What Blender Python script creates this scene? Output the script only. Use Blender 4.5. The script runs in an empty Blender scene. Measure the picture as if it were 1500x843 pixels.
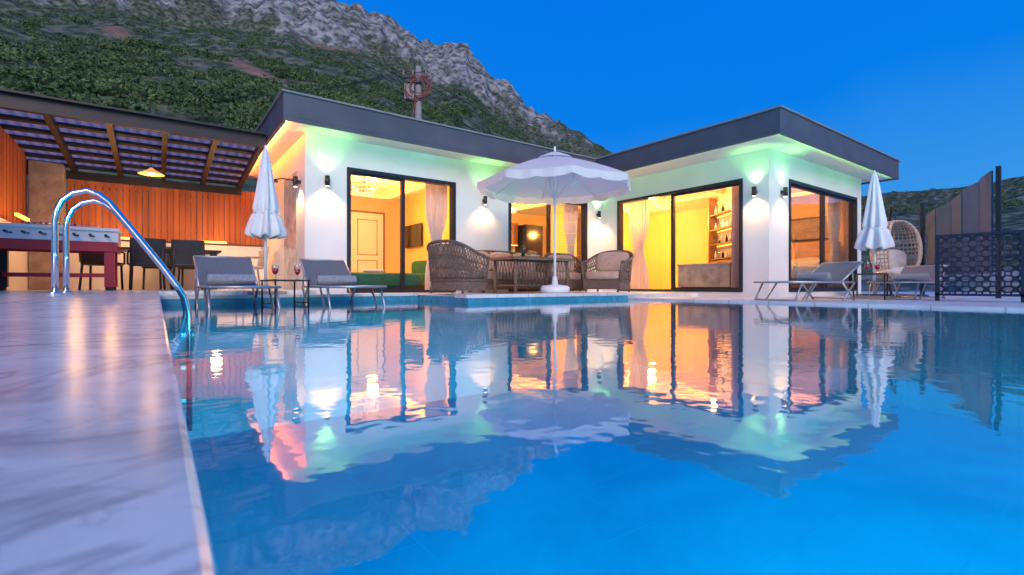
import bpy, math, random
import numpy as np
from mathutils import Vector, Matrix, noise
random.seed(7); rng=np.random.default_rng(7)
C=bpy.context.scene.collection
HD=math.radians(36.3)
# ---------------------------------------------------------------- materials
def lin(c): return (c[0],c[1],c[2],1)
def mat(name,c1,c2=None,scale=5,rough=.5,metal=0,bump=0,bscale=None,emit=None,estr=0,detail=5,lo=.35,hi=.65,spec=.5,stretch=None,coat=0):
    m=bpy.data.materials.new(name); m.use_nodes=True
    nt=m.node_tree; N=nt.nodes; L=nt.links; b=N['Principled BSDF']
    b.inputs['Base Color'].default_value=lin(c1); b.inputs['Roughness'].default_value=rough
    b.inputs['Metallic'].default_value=metal; b.inputs['Specular IOR Level'].default_value=spec
    b.inputs['Coat Weight'].default_value=coat
    tc=N.new('ShaderNodeTexCoord'); mp=N.new('ShaderNodeMapping'); L.new(tc.outputs['Object'],mp.inputs[0])
    if stretch: mp.inputs['Scale'].default_value=stretch
    if c2 is not None:
        n=N.new('ShaderNodeTexNoise'); n.inputs['Scale'].default_value=scale; n.inputs['Detail'].default_value=detail
        r=N.new('ShaderNodeValToRGB'); r.color_ramp.elements[0].position=lo; r.color_ramp.elements[1].position=hi
        r.color_ramp.elements[0].color=lin(c1); r.color_ramp.elements[1].color=lin(c2)
        L.new(mp.outputs[0],n.inputs[0]); L.new(n.outputs[0],r.inputs[0]); L.new(r.outputs[0],b.inputs['Base Color'])
    if bump:
        n2=N.new('ShaderNodeTexNoise'); n2.inputs['Scale'].default_value=bscale or scale*3; n2.inputs['Detail'].default_value=4
        bp=N.new('ShaderNodeBump'); bp.inputs['Strength'].default_value=bump; bp.inputs['Distance'].default_value=.02
        L.new(mp.outputs[0],n2.inputs[0]); L.new(n2.outputs[0],bp.inputs['Height']); L.new(bp.outputs[0],b.inputs['Normal'])
    if emit:
        b.inputs['Emission Color'].default_value=lin(emit); b.inputs['Emission Strength'].default_value=estr
    return m
M={}
M['plaster']=mat('white_plaster',(.83,.79,.77),(.76,.72,.71),1.2,.75,bump=.10,bscale=60)
M['roof']=mat('roof_fascia',(.070,.070,.092),(.095,.095,.12),2,.5)
M['capping']=mat('roof_capping_metal',(.26,.25,.27),(.2,.2,.22),2,.5)
M['soffit']=mat('soffit',(.78,.76,.75),None,rough=.7)
M['frame']=mat('black_aluminium',(.018,.018,.022),None,rough=.35)
M['black']=mat('black_plastic',(.02,.02,.024),(.03,.03,.034),8,.45)
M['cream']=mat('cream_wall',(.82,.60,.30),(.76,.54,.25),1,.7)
M['intfloor']=mat('interior_floor',(.55,.47,.38),(.45,.38,.3),2,.2)
M['steel']=mat('stainless_steel',(.72,.73,.76),None,rough=.12,metal=1)
M['alu']=mat('lounger_metal',(.42,.43,.46),None,rough=.35,metal=.6)
M['sling']=mat('grey_sling_fabric',(.13,.13,.15),(.18,.18,.205),60,.8,bump=.2,bscale=200)
M['towel']=mat('grey_towel',(.26,.27,.31),(.38,.39,.42),40,.95,bump=.6,bscale=120)
M['fabric']=mat('white_canvas',(.82,.79,.79),(.75,.72,.73),6,.85,bump=.1,bscale=80)
M['rattan']=mat('rattan',(.24,.155,.125),(.11,.07,.055),45,.6,bump=.8,bscale=90)
M['cushion']=mat('beige_cushion',(.58,.38,.30),(.50,.31,.24),12,.9,bump=.2,bscale=60)
M['cushw']=mat('pale_cushion',(.66,.62,.60),(.54,.5,.5),12,.9,bump=.2,bscale=60)
M['concrete']=mat('concrete',(.36,.34,.33),(.27,.26,.25),4,.85,bump=.3,bscale=30)
M['stonecol']=mat('rough_stone',(.42,.33,.28),(.28,.21,.18),5,.9,bump=1,bscale=14)
M['red']=mat('red_paint',(.60,.02,.035),(.48,.015,.03),3,.3,coat=.3)
M['whitep']=mat('white_paint',(.8,.8,.82),None,rough=.35)
M['darkbrown']=mat('dark_brown_steel',(.018,.011,.013),(.028,.018,.019),6,.5)
M['woodint']=mat('brown_cabinet',(.30,.14,.05),(.20,.09,.03),6,.35,stretch=(1,1,8))
M['green']=mat('green_velvet',(.01,.09,.06),(.015,.12,.08),10,.8)
M['tv']=mat('screen_black',(.01,.01,.012),None,rough=.12)
M['marblecounter']=mat('marble_counter',(.66,.66,.66),(.36,.36,.37),4,.15,detail=9)
M['bedw']=mat('bed_linen',(.75,.7,.66),(.6,.56,.53),7,.9,bump=.5,bscale=12)
M['navy']=mat('navy_metal',(.018,.022,.045),None,rough=.4)
M['panelg']=mat('grey_panel',(.075,.12,.19),(.10,.15,.23),1.2,.8,stretch=(3,3,.4))
M['wicker']=mat('pale_wicker',(.55,.47,.42),(.40,.33,.28),30,.7,bump=.5)
M['orangecable']=mat('red_brown_cable',(.35,.10,.08),(.2,.06,.05),20,.6)
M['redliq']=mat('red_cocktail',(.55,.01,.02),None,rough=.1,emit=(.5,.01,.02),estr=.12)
M['gwine']=mat('dark_bottle',(.01,.03,.015),None,rough=.08)
M['fruit']=mat('fruit',(.5,.10,.03),(.12,.3,.04),9,.5)
M['warmglow']=mat('warm_led',(1,.6,.2),emit=(1,.34,.04),estr=5)
M['warmlamp']=mat('lamp_glow',(1,.8,.5),emit=(1,.60,.25),estr=14)
M['shade']=mat('lamp_shade',(.7,.4,.15),None,rough=.5,emit=(1,.4,.07),estr=.9)
M['greenglow']=mat('green_led',(.5,1,.5),emit=(.35,1,.4),estr=2)
M['crystal']=mat('crystal',(.8,.8,.9),None,rough=.05,emit=(1,.7,.35),estr=.8)

def wood(name,c1,c2):
    m=bpy.data.materials.new(name); m.use_nodes=True; nt=m.node_tree; N=nt.nodes; L=nt.links; b=N['Principled BSDF']
    tc=N.new('ShaderNodeTexCoord'); mp=N.new('ShaderNodeMapping'); L.new(tc.outputs['Object'],mp.inputs[0])
    mp.inputs['Scale'].default_value=(1,1,.06)
    n=N.new('ShaderNodeTexNoise'); n.inputs['Scale'].default_value=9; n.inputs['Detail'].default_value=8
    L.new(mp.outputs[0],n.inputs[0])
    r=N.new('ShaderNodeValToRGB'); r.color_ramp.elements[0].position=.3;r.color_ramp.elements[1].position=.7
    r.color_ramp.elements[0].color=lin(c1); r.color_ramp.elements[1].color=lin(c2)
    L.new(n.outputs[0],r.inputs[0]); L.new(r.outputs[0],b.inputs['Base Color']); b.inputs['Roughness'].default_value=.6
    bp=N.new('ShaderNodeBump'); bp.inputs['Strength'].default_value=.3; bp.inputs['Distance'].default_value=.01
    L.new(n.outputs[0],bp.inputs['Height']); L.new(bp.outputs[0],b.inputs['Normal'])
    return m
M['fence']=wood('fence_timber',(.30,.065,.014),(.54,.145,.03))

def tiled(name,c1,c2,mortar,size,rough,msize=.006,scale=1.6,bump=.02,ratio=1,lo=.36,hi=.62,vein=None,rr2=.14,off=(0,0,0)):
    m=bpy.data.materials.new(name); m.use_nodes=True; nt=m.node_tree; N=nt.nodes; L=nt.links; b=N['Principled BSDF']
    tc=N.new('ShaderNodeTexCoord'); mp=N.new('ShaderNodeMapping'); L.new(tc.outputs['Object'],mp.inputs[0])
    n=N.new('ShaderNodeTexNoise'); n.inputs['Scale'].default_value=scale; n.inputs['Detail'].default_value=9; n.inputs['Roughness'].default_value=.62
    n.inputs['Distortion'].default_value=.7
    L.new(mp.outputs[0],n.inputs[0])
    r=N.new('ShaderNodeValToRGB'); r.color_ramp.elements[0].position=lo;r.color_ramp.elements[1].position=hi
    r.color_ramp.elements[0].color=lin(c1); r.color_ramp.elements[1].color=lin(c2); L.new(n.outputs[0],r.inputs[0])
    src=r.outputs[0]
    if vein:
        for vsn,vst in ((vein[0],.6),(vein[0]*3.1,.3)):
            n4=N.new('ShaderNodeTexNoise'); n4.inputs['Scale'].default_value=vsn; n4.inputs['Detail'].default_value=7; n4.inputs['Distortion'].default_value=1.4
            L.new(mp.outputs[0],n4.inputs[0])
            r4=N.new('ShaderNodeValToRGB'); ee=r4.color_ramp.elements; ee[0].position=.47; ee[0].color=(0,0,0,1); ee[1].position=.525; ee[1].color=(0,0,0,1); q=ee.new(.497); q.color=(1,1,1,1)
            L.new(n4.outputs[0],r4.inputs[0]); mv=N.new('ShaderNodeMixRGB'); ms=N.new('ShaderNodeMath'); ms.operation='MULTIPLY'; ms.inputs[1].default_value=vst
            L.new(r4.outputs[0],ms.inputs[0]); L.new(ms.outputs[0],mv.inputs[0]); L.new(src,mv.inputs[1]); mv.inputs[2].default_value=lin(vein[1]); src=mv.outputs[0]
    bk=N.new('ShaderNodeTexBrick'); bk.offset=0; bk.inputs['Scale'].default_value=1
    bk.inputs['Brick Width'].default_value=size*ratio; bk.inputs['Row Height'].default_value=size; bk.inputs['Mortar Size'].default_value=msize
    bk.inputs['Mortar Smooth'].default_value=.2
    mo=N.new('ShaderNodeMapping'); mo.inputs['Location'].default_value=off; L.new(tc.outputs['Object'],mo.inputs[0])
    L.new(mo.outputs[0],bk.inputs['Vector'])
    mx=N.new('ShaderNodeMixRGB'); L.new(bk.outputs['Fac'],mx.inputs[0]); L.new(src,mx.inputs[1]); mx.inputs[2].default_value=lin(mortar)
    L.new(mx.outputs[0],b.inputs['Base Color'])
    rr=N.new('ShaderNodeMapRange'); rr.inputs['To Min'].default_value=rough; rr.inputs['To Max'].default_value=rough+rr2
    L.new(n.outputs[0],rr.inputs[0]); L.new(rr.outputs[0],b.inputs['Roughness'])
    bp=N.new('ShaderNodeBump'); bp.inputs['Strength'].default_value=bump*5; bp.inputs['Distance'].default_value=.004
    L.new(n.outputs[0],bp.inputs['Height']); L.new(bp.outputs[0],b.inputs['Normal'])
    return m
M['marble']=tiled('marble_paving',(.58,.57,.53),(.84,.83,.77),(.33,.32,.31),1.2,.15,scale=9,lo=.30,hi=.56,vein=(3.2,(.33,.32,.32)),bump=.03,off=(.55,.3,0),rr2=.16)
M['paving']=tiled('stone_paving',(.55,.53,.55),(.74,.71,.72),(.28,.27,.29),.6,.35,off=(.1,.2,0))
M['pooltile']=tiled('pool_tile',(.003,.38,.60),(.005,.55,.78),(.005,.48,.72),.62,.35,msize=.006,scale=.6,ratio=1.9)
M['poolband']=tiled('pool_band_tile',(.03,.22,.34),(.05,.30,.43),(.03,.20,.31),.3,.2,msize=.004,scale=3)

def mix_glass(name,tint,lo,hi,rough=0,bump=None,gt=(1,1,1),pw=None):
    m=bpy.data.materials.new(name); m.use_nodes=True; nt=m.node_tree; N=nt.nodes; L=nt.links
    N.remove(N['Principled BSDF']); out=N['Material Output']
    t=N.new('ShaderNodeBsdfTransparent'); t.inputs[0].default_value=lin(tint)
    g=N.new('ShaderNodeBsdfGlossy'); g.inputs['Roughness'].default_value=rough; g.inputs[0].default_value=lin(gt)
    f=N.new('ShaderNodeFresnel'); f.inputs[0].default_value=1.33
    mr=N.new('ShaderNodeMapRange'); mr.inputs['To Min'].default_value=lo; mr.inputs['To Max'].default_value=hi
    fs_=f.outputs[0]
    if pw:
        p=N.new('ShaderNodeMath'); p.operation='POWER'; p.inputs[1].default_value=pw; L.new(fs_,p.inputs[0]); fs_=p.outputs[0]
    L.new(fs_,mr.inputs[0]); mx=N.new('ShaderNodeMixShader')
    L.new(mr.outputs[0],mx.inputs[0]); L.new(t.outputs[0],mx.inputs[1]); L.new(g.outputs[0],mx.inputs[2]); L.new(mx.outputs[0],out.inputs[0])
    if bump:
        tc=N.new('ShaderNodeTexCoord'); src=None
        for sc,am in bump:
            n=N.new('ShaderNodeTexNoise'); n.inputs['Scale'].default_value=sc; n.inputs['Detail'].default_value=2
            L.new(tc.outputs['Object'],n.inputs[0]); q=N.new('ShaderNodeMath'); q.operation='MULTIPLY_ADD'; q.inputs[1].default_value=am; L.new(n.outputs[0],q.inputs[0])
            if src is None: q.inputs[2].default_value=0
            else: L.new(src,q.inputs[2])
            src=q.outputs[0]
        bp=N.new('ShaderNodeBump'); bp.inputs['Strength'].default_value=1; bp.inputs['Distance'].default_value=.001
        L.new(src,bp.inputs['Height'])
        L.new(bp.outputs[0],g.inputs['Normal']); L.new(bp.outputs[0],f.inputs['Normal'])
    return m
M['glass']=mix_glass('window_glass',(.95,.96,.97),.0,.75)
M['water']=mix_glass('pool_water',(.20,.96,1.0),.0,.97,rough=.032,bump=[(1.3,1.4),(9,1.2)],gt=(1,.98,.98),pw=.60)
M['drink']=mix_glass('drinking_glass',(.9,.92,.95),.1,.9)

def thin_mat(name,c1,c2,f):
    m=bpy.data.materials.new(name); m.use_nodes=True; nt=m.node_tree; N=nt.nodes; L=nt.links
    N.remove(N['Principled BSDF']); out=N['Material Output']
    a=N.new('ShaderNodeBsdfDiffuse'); a.inputs[0].default_value=lin(c1); b=N.new('ShaderNodeBsdfTranslucent'); b.inputs[0].default_value=lin(c2)
    mx=N.new('ShaderNodeMixShader'); mx.inputs[0].default_value=f; L.new(a.outputs[0],mx.inputs[1]); L.new(b.outputs[0],mx.inputs[2]); L.new(mx.outputs[0],out.inputs[0])
    return m
M['curtain']=thin_mat('curtain_fabric',(.72,.68,.70),(.7,.62,.6),.4)
M['canvas']=thin_mat('parasol_canvas',(.88,.85,.85),(.88,.86,.88),.4)
M['sheet']=thin_mat('pergola_sheet',(.26,.18,.22),(.56,.40,.46),.6)

# ---------------------------------------------------------------- builder
class Bd:
    def __init__(s): s.v=[];s.f=[];s.m=[];s.mats=[];s.sm=[];s.M=Matrix.Identity(4)
    def mi(s,k):
        if k not in s.mats: s.mats.append(k)
        return s.mats.index(k)
    def add(s,vs,fs,k,smooth=False):
        o=len(s.v); s.v+=[tuple(s.M@Vector(v)) for v in vs]; i=s.mi(k)
        for f in fs: s.f.append(tuple(a+o for a in f)); s.m.append(i); s.sm.append(smooth)
    def box(s,lo,hi,k,R=None):
        x0,y0,z0=lo;x1,y1,z1=hi
        vs=[(x0,y0,z0),(x1,y0,z0),(x1,y1,z0),(x0,y1,z0),(x0,y0,z1),(x1,y0,z1),(x1,y1,z1),(x0,y1,z1)]
        if R is not None:
            c=Vector(((x0+x1)/2,(y0+y1)/2,(z0+z1)/2)); vs=[tuple(c+R@(Vector(v)-c)) for v in vs]
        s.add(vs,[(0,3,2,1),(4,5,6,7),(0,1,5,4),(1,2,6,5),(2,3,7,6),(3,0,4,7)],k)
    def cush(s,lo,hi,k,n=6,p=4):
        c=[(a+b)/2 for a,b in zip(lo,hi)]; h=[(b-a)/2 for a,b in zip(lo,hi)]
        vs=[];fs=[];U=20;V=12
        e=2/p
        sg=lambda x,q: math.copysign(abs(x)**q,x)
        for i in range(V+1):
            ph=-math.pi/2+math.pi*i/V
            for j in range(U):
                th=2*math.pi*j/U
                vs.append((c[0]+h[0]*sg(math.cos(ph),e)*sg(math.cos(th),e),c[1]+h[1]*sg(math.cos(ph),e)*sg(math.sin(th),e),c[2]+h[2]*sg(math.sin(ph),e)))
        for i in range(V):
            for j in range(U):
                fs.append((i*U+j,i*U+(j+1)%U,(i+1)*U+(j+1)%U,(i+1)*U+j))
        s.add(vs,fs,k,True)
    def tube(s,pts,r,k,n=10,cap=True,closed=False):
        P=[Vector(p) for p in pts]; N=len(P); rs=r if isinstance(r,(list,tuple)) else [r]*N
        vs=[];up=None
        for i in range(N):
            if closed: t=(P[(i+1)%N]-P[i-1]).normalized()
            else: t=(P[min(i+1,N-1)]-P[max(i-1,0)]).normalized()
            if up is None:
                up=Vector((0,0,1)) if abs(t.z)<.9 else Vector((1,0,0))
            up=(up-t*up.dot(t)).normalized(); b=t.cross(up)
            for j in range(n):
                a=2*math.pi*j/n; vs.append(tuple(P[i]+(up*math.cos(a)+b*math.sin(a))*rs[i]))
        fs=[]
        for i in range(N if closed else N-1):
            i2=(i+1)%N
            for j in range(n): fs.append((i*n+j,i*n+(j+1)%n,i2*n+(j+1)%n,i2*n+j))
        if cap and not closed: fs.append(tuple(range(n))[::-1]); fs.append(tuple((N-1)*n+j for j in range(n)))
        s.add(vs,fs,k,True)
    def lathe(s,prof,c,k,n=20):
        vs=[];fs=[]
        for r,z in prof:
            for j in range(n):
                a=2*math.pi*j/n; vs.append((c[0]+r*math.cos(a),c[1]+r*math.sin(a),c[2]+z))
        for i in range(len(prof)-1):
            for j in range(n): fs.append((i*n+j,i*n+(j+1)%n,(i+1)*n+(j+1)%n,(i+1)*n+j))
        s.add(vs,fs,k,True)
    def grid(s,fn,nu,nv,k,smooth=True,wrap=False):
        vs=[fn(i/nu,j/nv) for j in range(nv+1) for i in range(nu+(0 if wrap else 1))]
        w=nu if wrap else nu+1; fs=[]
        for j in range(nv):
            for i in range(nu):
                i2=(i+1)%w; fs.append((j*w+i,j*w+i2,(j+1)*w+i2,(j+1)*w+i))
        s.add(vs,fs,k,smooth)
    def done(s,name,loc=(0,0,0),rz=0,parent=None,bevel=0,wire=0,solid=0):
        me=bpy.data.meshes.new(name); me.from_pydata(s.v,[],s.f)
        for k in s.mats: me.materials.append(M[k])
        me.polygons.foreach_set('material_index',s.m); me.polygons.foreach_set('use_smooth',s.sm); me.update()
        o=bpy.data.objects.new(name,me); C.objects.link(o); o.location=loc; o.rotation_euler=(0,0,rz)
        if parent: o.parent=parent
        if solid: q=o.modifiers.new('s','SOLIDIFY'); q.thickness=solid
        if bevel: q=o.modifiers.new('b','BEVEL'); q.width=bevel; q.segments=2; q.limit_method='ANGLE'
        if wire: q=o.modifiers.new('w','WIREFRAME'); q.thickness=wire; q.use_replace=True
        return o
def empty(name,loc=(0,0,0)):
    e=bpy.data.objects.new(name,None); C.objects.link(e); e.location=loc; return e
def light(kind,name,loc,e,col,parent=None,size=.05,size_y=None,target=None,spot=None,blend=.6):
    l=bpy.data.lights.new(name,kind); l.energy=e; l.color=col
    if kind=='AREA':
        l.size=size
        if size_y: l.shape='RECTANGLE'; l.size_y=size_y
    elif kind!='SUN': l.shadow_soft_size=size
    if spot: l.spot_size=math.radians(spot); l.spot_blend=blend
    o=bpy.data.objects.new(name,l); C.objects.link(o)
    if parent: o.parent=parent; loc=Vector(loc)-parent.location
    o.location=loc
    if target is not None: o.rotation_euler=Vector(target).to_track_quat('-Z','Y').to_euler()
    return o

# ---------------------------------------------------------------- world + camera
w=bpy.data.worlds.new('World'); bpy.context.scene.world=w; w.use_nodes=True
N=w.node_tree.nodes; L=w.node_tree.links; bg=N['Background']; out=N['World Output']
tc=N.new('ShaderNodeTexCoord'); sp=N.new('ShaderNodeSeparateXYZ')
nz_=N.new('ShaderNodeTexNoise'); nz_.inputs['Scale'].default_value=2.2; nz_.inputs['Detail'].default_value=5; L.new(tc.outputs['Generated'],nz_.inputs[0])
L.new(tc.outputs['Generated'],sp.inputs[0])
ma=N.new('ShaderNodeMath'); ma.operation='MULTIPLY_ADD'; L.new(nz_.outputs[0],ma.inputs[0]); ma.inputs[1].default_value=-.16; L.new(sp.outputs[2],ma.inputs[2])
mb=N.new('ShaderNodeMath'); mb.operation='ADD'; L.new(ma.outputs[0],mb.inputs[0]); mb.inputs[1].default_value=.08
cr=N.new('ShaderNodeValToRGB'); e=cr.color_ramp.elements; e[0].position=0; e[0].color=(.10,.38,.78,1); e[1].position=1; e[1].color=(.0,.17,.74,1)
x=e.new(.12); x.color=(.045,.32,.80,1); x=e.new(.32); x.color=(.0,.205,.82,1); x=e.new(.55); x.color=(.0,.18,.80,1)
L.new(mb.outputs[0],cr.inputs[0]); L.new(cr.outputs[0],bg.inputs[0]); bg.inputs[1].default_value=1
sky=N.new('ShaderNodeTexSky'); sky.sky_type='NISHITA'; sky.sun_disc=False; sky.sun_elevation=math.radians(4); sky.sun_rotation=math.radians(205)
bg2=N.new('ShaderNodeBackground'); bg2.inputs[1].default_value=.0015; L.new(sky.outputs[0],bg2.inputs[0])
ad=N.new('ShaderNodeAddShader'); L.new(bg.outputs[0],ad.inputs[0]); L.new(bg2.outputs[0],ad.inputs[1]); L.new(ad.outputs[0],out.inputs[0])
s=light('SUN','dusk_sun',(0,-20,30),2.3,(1,.81,.70),target=(.45,1,-.5)); s.data.angle=math.radians(35)
cam=bpy.data.cameras.new('camera'); co=bpy.data.objects.new('camera',cam); C.objects.link(co)
co.location=(0,0,.14); co.rotation_euler=(math.pi/2,0,-HD); cam.lens=16.97; cam.sensor_width=36; cam.shift_y=-3.5/1500
cam.clip_start=.01; cam.clip_end=6000; cam.dof.use_dof=True; cam.dof.focus_distance=8; cam.dof.aperture_fstop=11
bpy.context.scene.camera=co
vs=bpy.context.scene.view_settings; vs.view_transform='Standard'; vs.look='None'; vs.exposure=0

# ---------------------------------------------------------------- terrain
RT=[(-300,-150),(0,-90),(200,-60),(400,-25),(500,0),(560,20),(600,48),(640,66),(680,64),(705,88),(716,112),(750,130),(775,160),(840,190),(905,225),(960,262),(1050,305),(1200,300),(1305,278),(1350,277),(1400,271),(1500,256),(1800,235)]
RAZ=[math.atan((x-750)/707) for x,y in RT]; R0=700
RH=[(418-y)/707*R0*math.cos(a) for (x,y),a in zip(RT,RAZ)]
def roadr(azd): return 267+(150-267)*((azd+40)/14.)
def hgt(az,r):
    H=float(np.interp(az,RAZ,RH)); s=(r-30)/(R0-30)
    hd=HD+az; x=r*math.sin(hd); y=r*math.cos(hd)
    if s<=.85: f=.70/.85*s
    elif s<=1: f=.70+.30*((s-.85)/.15)**.8
    else: f=1-.5*(s-1)
    left=1 if az<.05 else max(0,1-(az-.05)*6)
    n=noise.fractal(Vector((x/70,y/70,0)),1,2,5)
    n2=noise.fractal(Vector((x/22,y/22,3)),.8,2,4)
    sc=max(0,min(1,s*3))
    top=max(0,min(1,(s-.78)/.12))
    n3=abs(noise.fractal(Vector((az*20,r/220,1)),.95,2.1,4))
    z=f*H+n*(5+4*left)*sc+n2*sc*(1.2+top*left*5)+top*left*(9-22*n3)*min(1,H/150)
    return x,y,z-1.6,s,n,n2,top*left
NA,NR=520,190
rs=[24+ (1000-24)*(i/NR)**1.35 for i in range(NR+1)]
azs=[math.radians(-85+170*i/NA) for i in range(NA+1)]
vs_=[];rock=[];road=[]
for r in rs:
    for a in azs:
        x,y,z,s,n,n2,tp=hgt(a,r); vs_.append((x,y,z))
        rk=max(0,min(1,(s-.84+n*.08)/.06))*(1 if a<.06 else max(0,1-(a-.06)*14))
        if a>.3: rk=.15
        sp_=noise.fractal(Vector((x/30,y/30,9)),1,2,4)
        rk=max(rk,min(1,max(0,(sp_-.38)*3)))
        rock.append(rk)
        rd=0; az_d=math.degrees(a)
        if -41<az_d<-25:
            rr=roadr(az_d)+n*14; wd=11*(1+.6*n2)
            if abs(r-rr)<wd: rd=max(rd,.8-.5*abs(r-rr)/wd)
        if -31<az_d<-11:
            if abs(s-.83-n*.008)<.010: rd=max(rd,.4)
        road.append(rd)
nn=NA+1
fs=[(j*nn+i,j*nn+i+1,(j+1)*nn+i+1,(j+1)*nn+i) for j in range(NR) for i in range(NA)]
me=bpy.data.meshes.new('mountain'); me.from_pydata(vs_,[],fs)
for nm,d in (('rock',rock),('road',road)):
    at=me.attributes.new(nm,'FLOAT','POINT'); at.data.foreach_set('value',d)
mm=bpy.data.materials.new('mountain_ground'); mm.use_nodes=True; nt=mm.node_tree; N=nt.nodes; L=nt.links; b=N['Principled BSDF']; b.inputs['Roughness'].default_value=.95; b.inputs['Specular IOR Level'].default_value=.1
def attr(n): q=N.new('ShaderNodeAttribute'); q.attribute_name=n; return q
tc=N.new('ShaderNodeTexCoord')
def nz(sc,d=6): q=N.new('ShaderNodeTexNoise'); q.inputs['Scale'].default_value=sc; q.inputs['Detail'].default_value=d; L.new(tc.outputs['Object'],q.inputs[0]); return q
def ramp(src,p0,c0,p1,c1):
    q=N.new('ShaderNodeValToRGB'); q.color_ramp.elements[0].position=p0;q.color_ramp.elements[1].position=p1
    q.color_ramp.elements[0].color=lin(c0);q.color_ramp.elements[1].color=lin(c1); L.new(src,q.inputs[0]); return q
veg=ramp(nz(.22,8).outputs[0],.40,(.038,.068,.038),.66,(.19,.195,.135))
n3=nz(.11,10); rk=ramp(n3.outputs[0],.38,(.10,.115,.11),.60,(.42,.42,.40))
mx=N.new('ShaderNodeMixRGB'); 
ml=N.new('ShaderNodeMath'); ml.operation='MULTIPLY_ADD'; L.new(attr('rock').outputs['Fac'],ml.inputs[0]); ml.inputs[1].default_value=1.35
nb=nz(.06,7); sb=N.new('ShaderNodeMath'); sb.operation='MULTIPLY_ADD'; L.new(nb.outputs[0],sb.inputs[0]); sb.inputs[1].default_value=3.4; sb.inputs[2].default_value=-2.2
L.new(sb.outputs[0],ml.inputs[2]); ml.use_clamp=True
L.new(ml.outputs[0],mx.inputs[0]); L.new(veg.outputs[0],mx.inputs[1]); L.new(rk.outputs[0],mx.inputs[2])
mx2=N.new('ShaderNodeMixRGB'); L.new(attr('road').outputs['Fac'],mx2.inputs[0]); L.new(mx.outputs[0],mx2.inputs[1]); mx2.inputs[2].default_value=(.36,.20,.13,1)
L.new(mx2.outputs[0],b.inputs['Base Color'])
bp=N.new('ShaderNodeBump'); bp.inputs['Strength'].default_value=1; bp.inputs['Distance'].default_value=7; L.new(n3.outputs[0],bp.inputs['Height']); L.new(bp.outputs[0],b.inputs['Normal'])
me.materials.append(mm); me.polygons.foreach_set('use_smooth',[True]*len(fs)); o=bpy.data.objects.new('mountain',me); C.objects.link(o)
# shrubs on the slope: one mesh of leaf clumps
K=11000; TR=76
P=[];S=[]
while len(P)<K:
    a=math.radians(random.uniform(-56,20)); r=math.sqrt(random.uniform(60**2,690**2))
    if random.random()<.22: a=math.radians(random.uniform(-56,-5)); r=random.uniform(60,200)
    if random.random()<.07: a=math.radians(random.uniform(35,50)); r=random.uniform(300,680)
    x,y,z,s,n,n2,tp=hgt(a,r); ad_=math.degrees(a)
    if tp>.3 and random.random()<.75: continue
    if -41<ad_<-25 and abs(r-roadr(ad_)-n*14)<15: continue
    if noise.noise(Vector((x/18,y/18,5)))<-.12 and random.random()<.82: continue
    P.append((x,y,z)); S.append(random.choice([.7,1.1,1.5,2.0])*random.uniform(.8,1.15)*(1+.25*min(1,r/500)))
P=np.array(P);S=np.array(S)
d=rng.normal(size=(K,TR,3)); d/=np.linalg.norm(d,axis=2,keepdims=True); rad=rng.uniform(.6,1.0,(K,TR,1))
rad*= 1+.25*np.sin(d[:,:,:1]*5+rng.uniform(0,6,(K,1,1)))
cen=d*rad; cen[:,:,2]=np.abs(cen[:,:,2])*.85+.05
cen=cen*S[:,None,None]+P[:,None,:]
tri=rng.normal(size=(K,TR,3,3)); tri/=np.linalg.norm(tri,axis=3,keepdims=True)
ver=cen[:,:,None,:]+tri*(S[:,None,None,None]*.24)
ver=ver.reshape(-1,3).astype(np.float32)
me=bpy.data.meshes.new('mountain_shrubs'); nT=K*TR
me.vertices.add(nT*3); me.vertices.foreach_set('co',ver.ravel()); me.loops.add(nT*3); me.loops.foreach_set('vertex_index',np.arange(nT*3,dtype=np.int32))
me.polygons.add(nT); me.polygons.foreach_set('loop_start',np.arange(0,nT*3,3,dtype=np.int32)); me.polygons.foreach_set('loop_total',np.full(nT,3,dtype=np.int32))
me.update(calc_edges=True)
at=me.attributes.new('tone','FLOAT','FACE'); at.data.foreach_set('value',(np.repeat(rng.uniform(0,1,K),TR)*.7+rng.uniform(0,.3,nT)).astype(np.float32))
sm=bpy.data.materials.new('shrub_foliage'); sm.use_nodes=True; nt=sm.node_tree; N=nt.nodes; L=nt.links; b=N['Principled BSDF']; b.inputs['Roughness'].default_value=.9; b.inputs['Specular IOR Level'].default_value=.15
q=ramp(attr('tone').outputs['Fac'],0,(.036,.085,.036),1,(.16,.25,.10)); L.new(q.outputs[0],b.inputs['Base Color'])
me.materials.append(sm); o=bpy.data.objects.new('mountain_shrubs',me); C.objects.link(o)
M['soil']=mat('dry_soil',(.17,.13,.09),(.08,.09,.05),.3,.95)
g=Bd(); g.box((-1500,-1500,-2.4),(1500,1500,-2.2),'soil'); g.done('ground')

# ---------------------------------------------------------------- pool + decks
UL=.014; UR=7.07; VF=7.6; WZ=-.12
pool=empty('swimming_pool')
g=Bd(); g.box((UL,-6,-1.45),(UR,VF,-1.3),'pooltile'); g.box((UL,5.4,-1.3),(3.6,VF,-.17),'pooltile')
g.box((UL-.02,-6.2,-1.55),(UR,-6,0),'pooltile'); g.done('pool_floor',parent=pool)
g=Bd(); g.box((UR-.02,-6,-1.5),(UR-.001,6,-.125),'poolband')
g.box((UL,7.58,-1.5),(3.6,7.6,-.03),'poolband'); g.box((3.58,6,-1.5),(3.6,7.58,-.03),'poolband'); g.box((3.6,5.98,-1.5),(UR,6,-.03),'poolband')
g.box((UL-.012,-6,-1.5),(UL-.002,7.58,.03),'poolband')
g.done('tile_band',parent=pool)
g=Bd(); g.grid(lambda a,b:(UL+a*(UR-.03-UL),-6+b*(VF-.02+6),WZ),2,2,'water'); g.done('pool_water',parent=pool)
UW=(.35,.92,1)
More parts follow.
